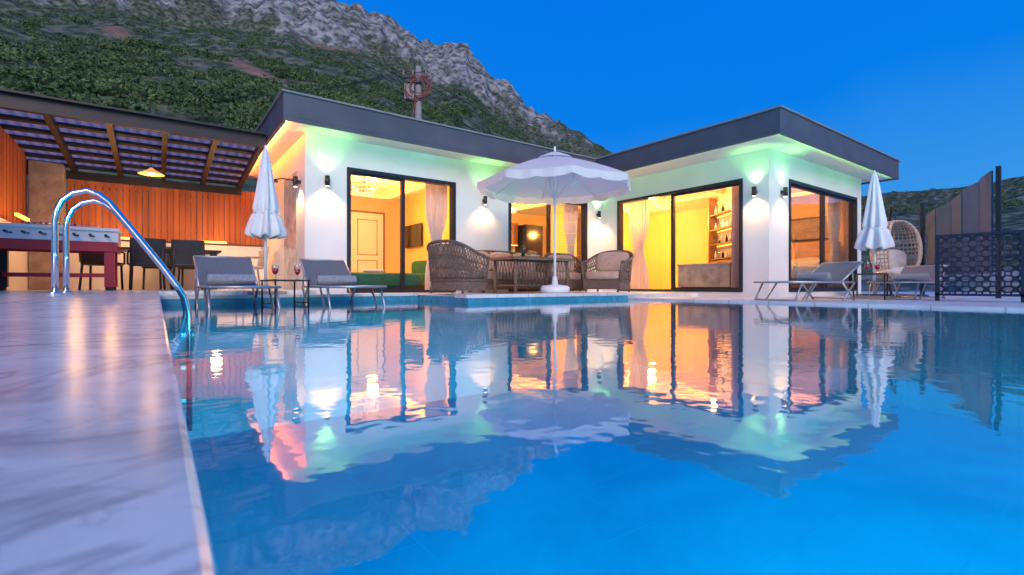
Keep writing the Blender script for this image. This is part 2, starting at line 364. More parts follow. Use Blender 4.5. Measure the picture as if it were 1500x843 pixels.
for i,(u,v,tx,en) in enumerate([(.1,-1.3,(1,.45,-.22),150),(2.4,-5.8,(.1,1,-.2),160),(4.4,-5.8,(0,1,-.2),230),(6.2,-5.8,(0,1,-.2),230)]):
    light('AREA','underwater_lamp_%d'%i,(u,v,-.45),en,UW,pool,size=.4,target=tx)
g=Bd()
g.box((-9,-7,-2.2),(UL-.014,8.0,.056),'marble'); g.box((-9,-7,.028),(UL,7.6,.06),'marble')
g.done('marble_terrace',bevel=.004)
g=Bd(); g.box((-9,8.0,-2.2),(2.03,12.8,.058),'marble'); g.box((UL,7.6,-2.2),(2.03,8.0,-.02),'marble')
g.box((UL,7.57,-.04),(3.57,8.0,.0),'paving')
g.box((2.03,7.6,-2.2),(9.6,8.74,-.02),'paving'); g.box((3.6,6.0,-2.2),(9.6,7.6,-.02),'paving'); 
g.box((3.57,5.96,-.05),(UR+.2,6.3,.003),'paving')
g.done('house_terrace',bevel=.003)
g=Bd(); g.box((UR+.25,-7,-2.2),(22,6.0,-.104),'paving'); g.box((UR,-7,-2.2),(UR+.25,5.96,-.09),'paving'); g.box((9.6,6,-2.2),(22,14,-.104),'paving'); g.done('stone_deck',bevel=.003)
g=Bd(); 
pth=[(-.62,.06),(-.62,.4),(-.62,.62),(-.61,.70),(-.58,.78),(-.52,.84),(-.44,.87),(-.37,.85),(-.31,.80),(-.14,.555),(.02,.32),(.14,.13),(.19,.03),(.215,-.1),(.22,-.3),(.22,-1.1)]
for v in (4.95,5.5):
    g.tube([(u,v,z) for u,z in pth],.0215,'steel',14); g.lathe([(0,.075),(.055,.068),(.055,.06),(.03,.0)],(-.62,v,.018),'steel')
for z in (-.3,-.58,-.86): g.box((.16,4.97,z),(.26,5.48,z+.03),'steel')
g.done('pool_ladder')

# ---------------------------------------------------------------- villa
villa=empty('villa')
H0,H1=-.2,2.75; DT=2.26
def facade(axis,plane,thick,a0,a1,ops,name,k='plaster',z0=H0,z1=H1):
    g=Bd()
    def bx(a,b,z,zz):
        if axis=='u': g.box((a,plane,z),(b,plane+thick,zz),k)
        else: g.box((plane,a,z),(plane+thick,b,zz),k)
    c=a0
    for o0,o1 in ops:
        bx(c,o0,z0,z1); bx(o0,o1,DT,z1); bx(o0,o1,z0,0.0); c=o1
    bx(c,a1,z0,z1); g.done(name,parent=villa)
facade('u',8.74,.22,2.03,9.37,[(2.74,4.97),(6.32,8.78)],'front_wall')
facade('v',9.37,.22,4.5,8.96,[(5.01,8.25)],'wing_side_wall')
facade('u',4.5,.22,9.59,14.0,[(10.16,13.7)],'wing_front_wall')
facade('v',13.78,.22,4.72,13,[],'end_wall'); facade('v',2.03,.22,8.96,13,[],'side_wall'); facade('u',13,.2,2.03,14,[],'back_wall')
g=Bd()
g.box((2.25,8.96,-.02),(9.37,13,.004),'intfloor'); g.box((9.37,8.96,-.02),(13.78,13,.004),'intfloor'); g.box((9.59,4.72,-.02),(13.78,8.96,.004),'intfloor')
g.box((2.25,8.96,2.55),(9.37,13,2.74),'whitep'); g.box((9.37,8.96,2.55),(13.78,13,2.74),'whitep'); g.box((9.59,4.72,2.55),(13.78,8.96,2.74),'whitep')
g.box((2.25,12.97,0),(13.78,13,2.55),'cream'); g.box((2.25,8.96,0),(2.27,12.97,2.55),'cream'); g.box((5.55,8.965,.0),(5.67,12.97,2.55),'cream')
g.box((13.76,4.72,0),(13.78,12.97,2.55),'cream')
g.done('interior_shell',parent=villa)
g=Bd()
A=Vector((10.0,4.72)); Bq=Vector((11.6,6.8)); dd=(Bq-A).normalized(); nq=Vector((-dd.y,dd.x))*.06
q=[A-nq,Bq-nq,Bq+nq,A+nq]; g.add([(p.x,p.y,0) for p in q]+[(p.x,p.y,2.55) for p in q],[(0,1,5,4),(1,2,6,5),(2,3,7,6),(3,0,4,7)],'cream')
g.box((11.6,6.74,0),(13.76,6.86,2.55),'cream'); g.box((9.6,11.0,0),(10.6,11.1,2.55),'cream'); g.box((11.5,11.0,0),(13.76,11.1,2.55),'cream')
g.done('partition_walls',parent=villa)
L_=[(1.58,8.15),(8.5,8.15),(8.5,3.9),(14.57,3.9),(14.57,13.5),(1.58,13.5)]
def prism(g,poly,z0,z1,k):
    n=len(poly); g.add([(x,y,z0) for x,y in poly]+[(x,y,z1) for x,y in poly],[tuple(range(n))[::-1],tuple(range(n,2*n))]+[(i,(i+1)%n,n+(i+1)%n,n+i) for i in range(n)],k)
g=Bd(); prism(g,L_,2.78,3.15,'roof')
lt=.04; z0,z1=2.715,2.779
g.box((1.58,8.15,z0),(8.5+lt,8.15+lt,z1),'roof'); g.box((8.5,3.9,z0),(8.5+lt,8.15,z1),'roof'); g.box((8.5+lt,3.9,z0),(14.57,3.9+lt,z1),'roof'); g.box((14.57-lt,3.9+lt,z0),(14.57,13.5,z1),'roof'); g.box((1.58,8.15+lt,z0),(1.58+lt,13.5,z1),'roof')
g.done('roof_fascia',parent=villa,bevel=.003)
g=Bd(); Ls=[(1.63,8.2),(8.55,8.2),(8.55,3.95),(14.52,3.95),(14.52,13.48),(1.63,13.48)]; prism(g,Ls,2.754,2.777,'soffit'); g.done('soffit',parent=villa)
g=Bd(); L2=[(1.55,8.12),(8.47,8.12),(8.47,3.87),(14.6,3.87),(14.6,13.53),(1.55,13.53)]; prism(g,L2,3.151,3.18,'capping'); g.done('roof_capping',parent=villa)
g=Bd(); g.box((2.015,9.3,.06),(2.028,10.35,2.2),'marblecounter'); g.done('marble_cladding',parent=villa)
def slider(axis,plane,a0,a1,muls,name,openr=None):
    g=Bd(); fw=.07
    def bx(a,b,z,zz,d0,d1,k):
        if axis=='u': g.box((a,plane+d0,z),(b,plane+d1,zz),k)
        else: g.box((plane+d0,a,z),(plane+d1,b,zz),k)
    bx(a0,a0+fw,.0,DT,-.02,.14,'frame'); bx(a1-fw,a1,.0,DT,-.02,.14,'frame'); bx(a0+fw,a1-fw,DT-fw,DT,-.02,.14,'frame'); bx(a0+fw,a1-fw,.0,.045,-.02,.14,'frame')
    ed=[a0+fw]+muls+[a1-fw]
    for m_ in muls: bx(m_-.035,m_+.035,.045,DT-fw,.02,.10,'frame')
    for i in range(len(ed)-1):
        if openr and i in openr: continue
        bx(ed[i],ed[i+1],.045,DT-fw,.058,.062,'glass')
        bx(ed[i]+.035,ed[i+1]-.035,.046,.09,.03,.09,'frame'); bx(ed[i]+.035,ed[i+1]-.035,DT-fw-.045,DT-fw-.001,.03,.09,'frame')
    g.done(name,parent=villa)
slider('u',8.74,2.74,4.97,[3.83],'sliding_door_a',openr=[1])
slider('u',8.74,6.32,8.78,[7.55],'sliding_door_b')
slider('v',9.37,5.01,8.25,[6.66],'sliding_door_c',openr=[1])
slider('u',4.5,10.16,13.7,[11.9],'sliding_door_d')
def curtain(x0,y0,x1,y1,name,tie=False,waves=9):
    g=Bd(); n=Vector((-(y1-y0),x1-x0,0)).normalized()
    def fn(a,b):
        sc=1
        if tie: sc=1-.55*math.exp(-((b-.42)/.16)**2)
        aa=.5+(a-.5)*sc
        ph=a*waves*2*math.pi
        p=Vector((x0+(x1-x0)*aa,y0+(y1-y0)*aa,.02+b*2.4))+n*(.035*math.sin(ph)+.012*math.sin(ph*2.3+b*3))
        return tuple(p)
    g.grid(fn,waves*10,14,'curtain'); g.done(name,parent=villa)
curtain(4.45,9.08,4.95,9.08,'curtain_a',True); curtain(8.3,9.08,8.76,9.08,'curtain_b',True)
curtain(9.72,8.2,9.72,7.55,'curtain_c',True); curtain(9.72,5.45,9.72,5.05,'curtain_d'); curtain(13.0,4.85,13.65,4.85,'curtain_e',True); curtain(6.35,9.08,6.6,9.08,'curtain_f')
def cove(u0,v0,u1,v1,name):
    e=empty(name,((u0+u1)/2,(v0+v1)/2,2.5)); g=Bd(); cx,cy,cz=e.location
    z=-.02
    def fr(a,b,c,d,zz,z2,k): g.box((a-cx,b-cy,zz),(c-cx,d-cy,z2),k)
    t=.14
    fr(u0,v0,u1,v0+t,z-.06,z+.05,'whitep'); fr(u0,v1-t,u1,v1,z-.06,z+.05,'whitep'); fr(u0,v0+t,u0+t,v1-t,z-.06,z+.05,'whitep'); fr(u1-t,v0+t,u1,v1-t,z-.06,z+.05,'whitep')
    s=.05
    fr(u0+t,v0+t,u1-t,v0+t+s,z-.05,z+.03,'warmglow'); fr(u0+t,v1-t-s,u1-t,v1-t,z-.05,z+.03,'warmglow')
    fr(u0+t,v0+t+s,u0+t+s,v1-t-s,z-.05,z+.03,'warmglow'); fr(u1-t-s,v0+t+s,u1-t,v1-t-s,z-.05,z+.03,'warmglow')
    g.done('cove_frame',parent=e); return e
WARM=(1,.44,.09)
cv=cove(2.7,9.4,5.1,12.4,'ceiling_cove_light'); light('POINT','bulb',(3.9,10.6,1.95),240,WARM,cv,size=.12)
cv=cove(6.2,9.3,9.0,12.4,'ceiling_cove_light'); light('POINT','bulb',(7.6,10.6,2.0),290,WARM,cv,size=.12)
cv=cove(9.9,6.5,11.6,9.6,'ceiling_cove_light'); light('POINT','bulb',(10.5,8.1,2.0),240,WARM,cv,size=.12); light('POINT','bulb',(9.95,6.0,2.3),110,WARM,cv,size=.06); light('POINT','bulb',(11.9,9.8,2.1),200,WARM,cv,size=.1)
cv=cove(11.0,4.95,13.4,6.3,'ceiling_cove_light'); light('POINT','bulb',(12.0,5.5,2.1),200,WARM,cv,size=.12)
def downlight(x,y):
    g=Bd(); g.lathe([(.0,0),(.045,0),(.05,-.012),(.03,-.014)],(0,0,0),'warmlamp',12); g.done('ceiling_downlight',(x,y,2.54))
for x,y in [(6,9.4),(6.9,9.2),(7.8,9.2),(8.7,9.3),(9.9,9.7),(9.75,6.4),(9.8,7.6),(11.3,9.9),(12.3,10.4),(3.0,9.2),(4.6,9.2),(10.8,5.0),(12,4.9)]: downlight(x,y)
def chand(x,y,z,r):
    g=Bd(); g.lathe([(0,.3),(.05,.3),(.02,.26),(.02,.1)],(0,0,0),'steel',10)
    for k in range(3):
        rr=r*(1-.28*k); zz=.1-.08*k
        g.tube([(rr*math.cos(a),rr*math.sin(a),zz) for a in [i*math.pi/12 for i in range(24)]],.012,'steel',6,closed=True)
        for i in range(18):
            a=i*math.pi/9; g.lathe([(0,.03),(.016,0),(0,-.05)],(rr*math.cos(a),rr*math.sin(a),zz-.03),'crystal',5)
    g.done('crystal_chandelier',(x,y,z))
chand(3.6,10.3,2.2,.3); chand(10.4,7.6,2.2,.28); chand(7.6,10.4,2.2,.3)
def idoor(x,y,rz,name='interior_door'):
    g=Bd(); g.box((-.45,-.04,0),(.45,0,2.1),'whitep'); g.box((-.38,-.06,0.03),(.38,-.041,2.04),'whitep')
    for z0,z1 in ((.15,.8),(.95,1.9)):
        for (a,b,c,d) in ((-.28,z0,.28,z0+.025),(-.28,z1,.28,z1+.025),(-.28,z0,-.255,z1),(.255,z0,.28,z1)): g.box((a,-.075,b),(c,-.061,d),'concrete')
    for a in (-.5,.45): g.box((a,-.05,0),(a+.05,0,2.15),'woodint')
    g.box((-.45,-.05,2.101),(.45,0,2.15),'woodint')
    g.tube([(.3,-.06,1.0),(.3,-.11,1.0),(.2,-.11,1.0)],.01,'steel',6); g.done(name,(x,y,0),rz)
idoor(4.6,12.96,0); idoor(9.75,12.96,0); idoor(8.2,12.96,0)
g=Bd(); g.box((-.03,-.5,-.3),(0,.5,.3),'tv'); g.box((0,-.1,-.1),(.04,.1,.1),'frame'); g.done('television',(5.5,11.9,1.45),bevel=.006)
g=Bd(); g.cush((-.9,-.5,.1),(.9,.5,.4),'green',p=7); g.cush((-.25,-.2,.4),(.15,.15,.47),'cushw',p=4); g.box((-.85,-.45,.02),(.85,.45,.12),'frame'); g.done('upholstered_bench',(3.7,9.9,.0))
g=Bd(); g.cush((-.4,-.4,.1),(.4,.4,.42),'green',p=6); g.cush((-.4,.25,.3),(.4,.45,.75),'green',p=5); g.box((-.3,-.3,.0),(.3,.3,.12),'frame'); g.done('green_armchair',(5.0,11.0,.004),-1.4)
g=Bd(); g.box((-.25,-.65,.1),(.25,.65,.6),'marblecounter'); g.box((-.28,-.68,.6),(.28,.68,.64),'marblecounter'); g.box((-.22,-.6,0),(.22,.6,.1),'frame'); g.done('marble_counter',(10.35,6.35,0),bevel=.004)
ang=math.atan2(dd.y,dd.x); mid=(A+Bq)/2+Vector((-dd.y,dd.x))*.2
g=Bd(); g.box((-1.0,-.1,0),(1.0,.02,2.3),'cushw') 
for i in range(4):
    g.box((-.95,.0,.75+.36*i),(.95,.2,.77+.36*i),'woodint')
    g.box((-.93,.021,.745+.36*i+.33),(.93,.035,.745+.36*i+.35),'warmglow')
    for j in range(9):
        h=random.uniform(.1,.24); g.lathe([(.0,0),(.035,0),(.03,h*.6),(.012,h*.75),(.012,h),(0,h)],(-.85+.21*j,.1,.77+.36*i),random.choice(['drink','crystal','gwine','whitep']),8)
g.box((-1.02,-.1,0),(-.95,.22,2.3),'woodint'); g.box((.95,-.1,0),(1.02,.22,2.3),'woodint'); g.box((-.95,0,0),(.95,.2,.72),'woodint')
g.done('display_cabinet',(mid.x,mid.y,0.004),ang)
g=Bd()
for i in range(6):
    g.box((-1.8+.6*i+.005,-.6,.1),(-1.2+.6*i-.005,0,.86),'woodint'); 
    if i not in (2,): g.box((-1.8+.6*i+.005,-.35,1.45),(-1.2+.6*i-.005,0,2.15),'woodint')
g.box((-1.82,-.63,.87),(1.82,0,.91),'marblecounter'); g.box((-1.8,-.33,1.42),(1.8,-.29,1.445),'warmglow'); g.box((1.9,-.65,0),(2.6,0,2.1),'tv')
g.done('kitchen_units',(7.7,12.95,.004))
g=Bd(); g.box((-.45,-.45,.70),(.45,.45,.75),'woodint')
for a in (-.4,.4):
    for b in (-.4,.4): g.box((a-.03,b-.03,0),(a+.03,b+.03,.7),'woodint')
g.done('kitchen_table',(7.3,10.5,.004))
g=Bd(); g.box((-1,-.9,.0),(1,.9,.3),'woodint'); g.cush((-1,-.88,.25),(1,.88,.62),'bedw',p=8); g.cush((.5,-.8,.58),(.95,-.05,.82),'bedw',p=4); g.cush((.5,.05,.58),(.95,.8,.82),'bedw',p=4); g.box((1.0,-1,0),(1.1,1,1.2),'cushion'); g.done('bed',(12.5,5.8,.004))
def painting(x,y,rz,wd,ht,z,k='stonecol'):
    g=Bd(); g.box((-wd/2,-.03,-ht/2),(wd/2,0,ht/2),'frame'); g.box((-wd/2+.04,-.034,-ht/2+.04),(wd/2-.04,-.031,ht/2-.04),k); g.done('framed_picture',(x,y,z),rz)
painting(13.74,5.6,-1.57,1.1,.6,1.6); painting(3.0,12.96,0,.6,.8,1.5,'marblecounter'); painting(12.6,6.72,0,.9,.6,1.6)
g=Bd(); g.box((-.5,0,0),(.5,.5,.9),'woodint'); g.box((-.5,-.01,.42),(.5,0,.44),'frame'); g.lathe([(.08,0),(.02,.03),(.02,.25),(.14,.25),(.1,.45)],(0,.25,.9),'shade'); g.done('sideboard',(11.6,12.3,0))

def wlamp(x,y,nx,ny,z=1.95,gs=1):
    e=empty('wall_lamp',(x,y,z)); g=Bd(); r=.042
    g.lathe([(0,-.085),(r*.8,-.085),(r,-.09),(r,.09),(r*.8,.085),(0,.085)],(nx*.085,ny*.085,0),'frame',16)
    g.box((min(0,nx*.05)-.025*abs(ny),min(0,ny*.05)-.025*abs(nx),-.03),(max(0,nx*.05)+.025*abs(ny),max(0,ny*.05)+.025*abs(nx),.03),'frame')
    g.lathe([(0,-.088),(r*.75,-.088)],(nx*.085,ny*.085,0),'warmlamp',12)
    if gs: g.lathe([(0,.088),(r*.75,.088)],(nx*.085,ny*.085,0),'greenglow',12)
    g.done('lamp_body',parent=e)
    light('SPOT','down_spot',(x+nx*.1,y+ny*.1,z-.1),46,(1,.58,.24),e,size=.03,target=(-nx*.22,-ny*.22,-1),spot=120,blend=.7)
    if gs: light('SPOT','up_spot',(x+nx*.1,y+ny*.1,z+.1),28*gs,(.28,1,.22),e,size=.03,target=(-nx*.15,-ny*.15,1),spot=100,blend=.9)
wlamp(2.38,8.74,0,-1); wlamp(5.65,8.74,0,-1); wlamp(9.14,8.74,0,-1); wlamp(9.37,4.745,-1,0); wlamp(9.84,4.5,0,-1)
wlamp(2.03,9.05,-1,0,gs=0); wlamp(2.03,11.2,-1,0,gs=0)
# led strips tucked behind the fascia lip, washing soffit and wall top
def led(x0,y0,x1,y1,nx,ny,col,en,tz=.9,name='eave_led_strip'):
    cx,cy=(x0+x1)/2,(y0+y1)/2; e=empty(name,(cx,cy,2.735)); g=Bd(); hx,hy=abs(x1-x0)/2,abs(y1-y0)/2
    g.box((-max(hx,.006),-max(hy,.006),-.012),(max(hx,.006),max(hy,.006),.012),'whitep'); g.done('strip_channel',parent=e)
    l=2*max(hx,hy)
    light('AREA','strip_light',(cx+nx*.010,cy+ny*.010,2.733),en,col,e,size=l,size_y=.015,target=(nx,ny,tz))
    return e
GR=(.22,1,.12)
led(1.7,8.20,8.5,8.20,0,1,GR,10,tz=1.8); led(8.555,4.0,8.555,8.15,1,0,GR,8,tz=1.8); led(8.6,3.955,14.4,3.955,0,1,GR,10,tz=1.8); led(1.635,8.3,1.635,12.9,1,0,(1,.22,.03),46,tz=.2)
g=Bd(); g.tube([(2.03,9.15,1.98),(1.75,9.15,2.0),(1.62,9.15,1.96)],.012,'frame',8); g.lathe([(0,0),(.09,-.01),(.09,-.03),(0,-.03)],(1.6,9.15,1.95),'frame',16); g.done('shower_head')

# ---------------------------------------------------------------- pergola + fences
g=Bd(); V0,V1p=9.6,12.7
def pz(v): return 2.62-(v-V0)/(V1p-V0)*.28
g.box((-4.2,V0-.06,2.60),(1.56,V0,2.80),'darkbrown')
g.box((-4.2,V0-.16,2.80),(1.56,V0+.0,2.83),'darkbrown')
def beam(p0,p1,w,h,k):
    p0=Vector(p0);p1=Vector(p1); d=(p1-p0).normalized(); sd=Vector((0,0,1)).cross(d).normalized()*w/2; up=d.cross(sd).normalized()*h
    up=up if up.z>0 else -up
    vs=[p0-sd,p0+sd,p0+sd+up,p0-sd+up,p1-sd,p1+sd,p1+sd+up,p1-sd+up]
    g.add([tuple(v) for v in vs],[(0,1,2,3),(4,7,6,5),(0,4,5,1),(1,5,6,2),(2,6,7,3),(3,7,4,0)],k)
for u in np.arange(-4.1,1.6,.70): beam((u,V0,pz(V0)-.02),(u,V1p,pz(V1p)-.02),.08,.11,'darkbrown')
for v in np.arange(V0+.30,V1p,.46): beam((-4.2,v,pz(v)+.092),(1.55,v,pz(v)+.092),.16,.05,'darkbrown')
g.box((-4.2,V1p-.1,2.2),(1.56,V1p,2.36),'darkbrown')
g.grid(lambda a,b:(-4.2+a*5.75,V0+b*(V1p-V0),pz(V0+b*(V1p-V0))+.165+.012*math.cos(a*5.75*2*math.pi/.15)),320,2,'sheet')
for u in (-4.1,):
    g.box((u-.05,V0,.06),(u+.05,V0+.1,2.6),'darkbrown')
g.done('pergola')
g=Bd(); g.box((-1.9,12.6,.0),(2.03,12.85,1.04),'plaster'); g.box((-2.15,3.5,0),(-1.9,12.85,1.15),'plaster'); g.done('boundary_wall')
g=Bd(); u=-1.4
while u<2.0:
    w_=.105; g.box((u,12.62+random.uniform(-.006,.006),1.045),(u+w_-.012,12.65,2.3+random.uniform(-.012,.012)),'fence'); u+=w_
for z in (1.25,2.05): g.box((-1.4,12.652,z),(2.0,12.69,z+.06),'darkbrown')
g.box((-1.4,12.56,1.041),(2.0,12.72,1.062),'darkbrown')
g.done('wooden_fence')
g=Bd(); v=5
while v<12.3:
    g.box((-1.95,v,1.16),(-1.92+random.uniform(-.006,.006),v+.093,2.55),'fence'); v+=.105
for z in (1.3,2.3): g.box((-1.99,5,z),(-1.952,12.3,z+.06),'darkbrown')
g.done('wooden_fence')
g=Bd(); g.box((-1.895,12.25,.06),(-1.42,12.6,2.42),'stonecol'); g.done('stone_column',bevel=.02)
for x in (-.7,1.0):
    e=empty('fence_uplight',(x,12.52,1.09)); g=Bd(); g.box((-.25,-.02,-.02),(.25,.02,.02),'warmglow'); g.done('led_bar',parent=e)
    light('POINT','glow',(x,11.8,1.25),24,(1,.50,.15),e,size=.1)
e=empty('fence_uplight',(-1.7,10.6,1.2)); g=Bd(); g.box((-.02,-.4,-.02),(.02,.4,.02),'warmglow'); g.done('led_bar',parent=e); light('POINT','glow',(-1.1,10.7,1.2),18,(1,.5,.16),e,size=.1)
e=empty('pendant_lamp',(-.09,11.2,2.2)); g=Bd(); g.tube([(0,0,.35),(0,0,.1)],.006,'frame',6); g.lathe([(.02,.12),(.05,.09),(.2,.0),(.205,-.005),(.19,0),(.04,.08)],(0,0,0),'shade',24); g.lathe([(0,.07),(.04,.04),(.045,.01),(0,-.03)],(0,0,0),'warmlamp',14)
g.done('shade',parent=e); light('POINT','bulb',(-.09,11.2,2.12),13,(1,.55,.2),e,size=.05)

# ---------------------------------------------------------------- furniture
def foosball(x,y,z):
    g=Bd(); 
    for (a,b,c,d) in ((-.72,-.38,.72,-.355),(-.72,.355,.72,.38),(-.72,-.355,-.69,.355),(.69,-.355,.72,.355)):
        g.box((a,b,.58),(c,d,.72),'red'); g.box((a,b,.721),(c,d,.88),'whitep')
    g.box((-.74,-.42,.88),(.74,-.345,.925),'whitep'); g.box((-.74,.345,.88),(.74,.42,.925),'whitep'); g.box((-.74,-.345,.88),(-.68,.345,.925),'whitep'); g.box((.68,-.345,.88),(.74,.345,.925),'whitep')
    g.box((-.69,-.355,.66),(.69,.355,.68),'green')
    for i in range(8):
        a=-.6+.171*i; g.tube([(a,-.62,.80),(a,.58,.80)],.008,'steel',6); g.tube([(a,-.66,.80),(a,-.54,.80)],.018,'black',8)
        g.lathe([(0,-.01),(.03,-.01),(.03,.01),(0,.01)],(a,-.385,.80),'black',8)
        for b in (-.18,0,.18): g.box((a-.012,b-.012,.72),(a+.012,b+.012,.83),'red' if i%2 else 'whitep')
    g.tube([(-.5,-.38,.95),(.5,-.38,.95)],.006,'steel',6)
    for i in range(10): g.lathe([(0,-.014),(.016,-.014),(.016,.014),(0,.014)],(-.3+.06*i,-.38,.95),'red' if i<5 else 'navy',8)
    for a in (-.62,.62):
        for b in (-.3,.3):
            g.box((a-.06,b-.05,.05),(a+.06,b+.05,.58),'red' if a>0 else 'navy'); g.lathe([(0,0),(.045,0),(.045,.05),(0,.05)],(a,b,0),'black',10)
    g.box((-.56,-.02,.2),(.56,.02,.26),'red'); g.done('foosball_table',(x,y,z),bevel=.005)
foosball(-1.2,9.75,.06)
def dchair(x,y,rz,k='black'):
    g=Bd()
    for a in (-.22,.22):
        g.tube([(a,-.22,0),(a*.95,-.2,.44)],.018,k,8); g.tube([(a*1.05,.26,0),(a*.95,.2,.44),(a*.95,.27,.85)],.018,k,8)
        g.tube([(a*1.15,-.2,.44),(a*1.15,-.2,.64),(a*1.15,.22,.66)],.016,k,8)
    g.cush((-.25,-.24,.41),(.25,.23,.47),k,p=7)
    def fn(s,t): return ((s-.5)*.5,.2+.07*t+.03*(1-(2*s-1)**2),.46+.42*t)
    g.grid(fn,10,6,k)
    for i in range(5): g.box((-.2+i*.09,.215,.5),(-.16+i*.09,.235,.8),k)
    g.done('dining_chair',(x,y,.06),rz)
dchair(-.75,10.7,math.radians(170)); dchair(-.15,10.6,math.radians(185)); dchair(.45,10.6,math.radians(178)); dchair(1.55,11.2,math.radians(-80),'wicker'); dchair(0,12.0,0); dchair(.6,12.05,.1)
g=Bd(); g.box((-.9,-.45,.71),(.9,.45,.75),'black')
for a in (-.8,.8):
    for b in (-.38,.38): g.box((a-.03,b-.03,0),(a+.03,b+.03,.71),'black')
g.done('dining_table',(.1,11.3,.06),bevel=.004)
def lounger(x,y,z,rz,L=1.85,W=.64,ang=36,hs=.31):
    g=Bd(); bl=.66; yb=L/2-bl
    by=yb+bl*math.cos(math.radians(ang)); bz=hs+bl*math.sin(math.radians(ang))
    for a in (-W/2,W/2):
        g.tube([(a,-L/2,hs),(a,yb,hs),(a,yb+.3,hs)],.016,'alu',8)
        g.tube([(a*.98,yb,hs+.01),(a*.98,by,bz)],.015,'alu',8)
        g.tube([(a,-L/2+.2,hs),(a*1.02,-L/2+.02,0.0)],.015,'alu',8); g.tube([(a,-L/2+.55,hs),(a,-L/2+.28,.02),(a,-L/2+.2,.0)],.013,'alu',8)
        g.tube([(a,yb+.0,hs),(a*1.02,yb+.32,0)],.015,'alu',8); g.tube([(a,yb+.35,hs),(a,yb+.02,.0)],.013,'alu',8)
        g.tube([(a*1.0,yb+.3,hs),(a,(by+yb)/2,(bz+hs)/2)],.009,'alu',6)
    g.tube([(-W/2,by,bz),(W/2,by,bz)],.015,'alu',8); g.tube([(-W/2,-L/2,hs),(W/2,-L/2,hs)],.016,'alu',8); g.tube([(-W/2,-L/2+.03,.02),(W/2,-L/2+.03,.02)],.012,'alu',8); g.tube([(-W/2,yb+.3,.03),(W/2,yb+.3,.03)],.012,'alu',8)
    g.grid(lambda s,t:((s-.5)*(W-.02),-L/2+.01+t*(yb+L/2-.02),hs+.012-.022*math.sin(math.pi*s)),8,12,'sling')
    g.grid(lambda s,t:((s-.5)*(W-.03),yb+t*(by-yb),hs+.012+t*(bz-hs)-.02*math.sin(math.pi*s)),8,8,'sling')
    rt=.075; n=26
    sp=[]
    for k in range(int(n*2.6)):
        a=2*math.pi*k/n; r=rt*(.3+.7*k/(n*2.6)); sp.append((yb-.2+r*math.cos(a),hs+rt+.01+r*math.sin(a)))
    vs=[(xx,p[0],p[1]) for xx in (-.25,-.12,.0,.12,.25) for p in sp]; m_=len(sp)
    g.add(vs,[(i*m_+j,i*m_+j+1,(i+1)*m_+j+1,(i+1)*m_+j) for i in range(4) for j in range(m_-1)],'towel',True)
    g.tube([(-.246,yb-.2,hs+rt+.01),(.246,yb-.2,hs+rt+.01)],rt*.92,'towel',20)
    g.done('sun_lounger',(x,y,z),rz)
lounger(.72,6.6,-.17,.03,ang=36,hs=.29); lounger(1.95,6.6,-.17,-.02,ang=36,hs=.29)
lounger(8.45,3.4,-.104,math.radians(-100),ang=30,hs=.29); lounger(10.75,2.72,-.104,math.radians(-92),ang=28,hs=.29)
def stable(x,y,z,h,name='side_table'):
    g=Bd(); s=.23
    g.box((-s,-s,h-.02),(s,s,h),'black')
    for a in (-s+.02,s-.02):
        for b in (-s+.02,s-.02): g.tube([(a,b,0),(a,b,h-.02)],.012,'frame',8)
    for a in (-s+.02,s-.02): g.tube([(a,-s+.02,.08),(a,s-.02,.08)],.009,'frame',6)
    g.done(name,(x,y,z),.2)
def cocktail(x,y,z):
    g=Bd(); g.lathe([(0,0),(.032,0),(.03,.004),(.006,.01),(.005,.06),(.02,.075),(.036,.1),(.04,.15),(.036,.19)],(0,0,0),'drink',14); g.lathe([(0,.068),(.018,.077),(.033,.1),(.0365,.145),(0,.145)],(0,0,0),'redliq',14)
    g.tube([(.01,0,.1),(.035,0,.23)],.003,'whitep',5); g.done('cocktail_glass',(x,y,z))
stable(1.35,6.85,-.17,.38); cocktail(1.22,6.8,.21); cocktail(1.5,6.86,.21)
stable(9.75,3.0,-.104,.44); cocktail(9.66,3.02,.336); cocktail(9.9,2.95,.336)
def cpar(x,y,z,h):
    g=Bd(); g.tube([(0,0,0),(0,0,h)],.022,'whitep',10); g.box((-.25,-.25,0),(.25,.25,.05),'concrete')
    prof=[(.02,1.0),(.045,.97),(.07,.9),(.10,.78),(.135,.65),(.15,.58),(.13,.555),(.165,.53),(.215,.45),(.235,.40),(.20,.39)]
    def fn(s,t):
        i=t*(len(prof)-1); i0=min(int(i),len(prof)-2); fr=i-i0; r=prof[i0][0]*(1-fr)+prof[i0+1][0]*fr; zz=prof[i0][1]*(1-fr)+prof[i0+1][1]*fr
        a=s*2*math.pi; r*=1+.26*math.sin(8*a+3*t)*min(1,t*2)+.08*math.sin(3*a+1); return (r*math.cos(a),r*math.sin(a),zz*h-.02*math.sin(8*a)*t)
    g.grid(fn,64,26,'fabric',wrap=True); g.lathe([(0,.05),(.02,.03),(.012,0)],(0,0,h),'whitep',8); g.tube([(.15*math.cos(a),.15*math.sin(a),.555*h) for a in [i*math.pi/8 for i in range(16)]],.008,'fabric',6,closed=True)
    g.done('closed_parasol',(x,y,z))
cpar(1.31,8.05,0,2.2); cpar(10.1,3.05,-.1,2.2)
g=Bd(); R=1.42; nr=8; zr=1.98; zp=2.48
g.tube([(0,0,0),(0,0,2.53)],.025,'whitep',12)
def canopy(s,t):
    a=s*2*math.pi; ph=(s*nr)%1; edge=math.cos(math.pi/nr)/math.cos((ph-.5)*2*math.pi/nr)
    r=R*t*edge; z=zp-(zp-zr)*(t**1.35)
    z+= -.035*t*math.sin(math.pi*ph)*(1-t*.4)
    return (r*math.cos(a),r*math.sin(a),z)
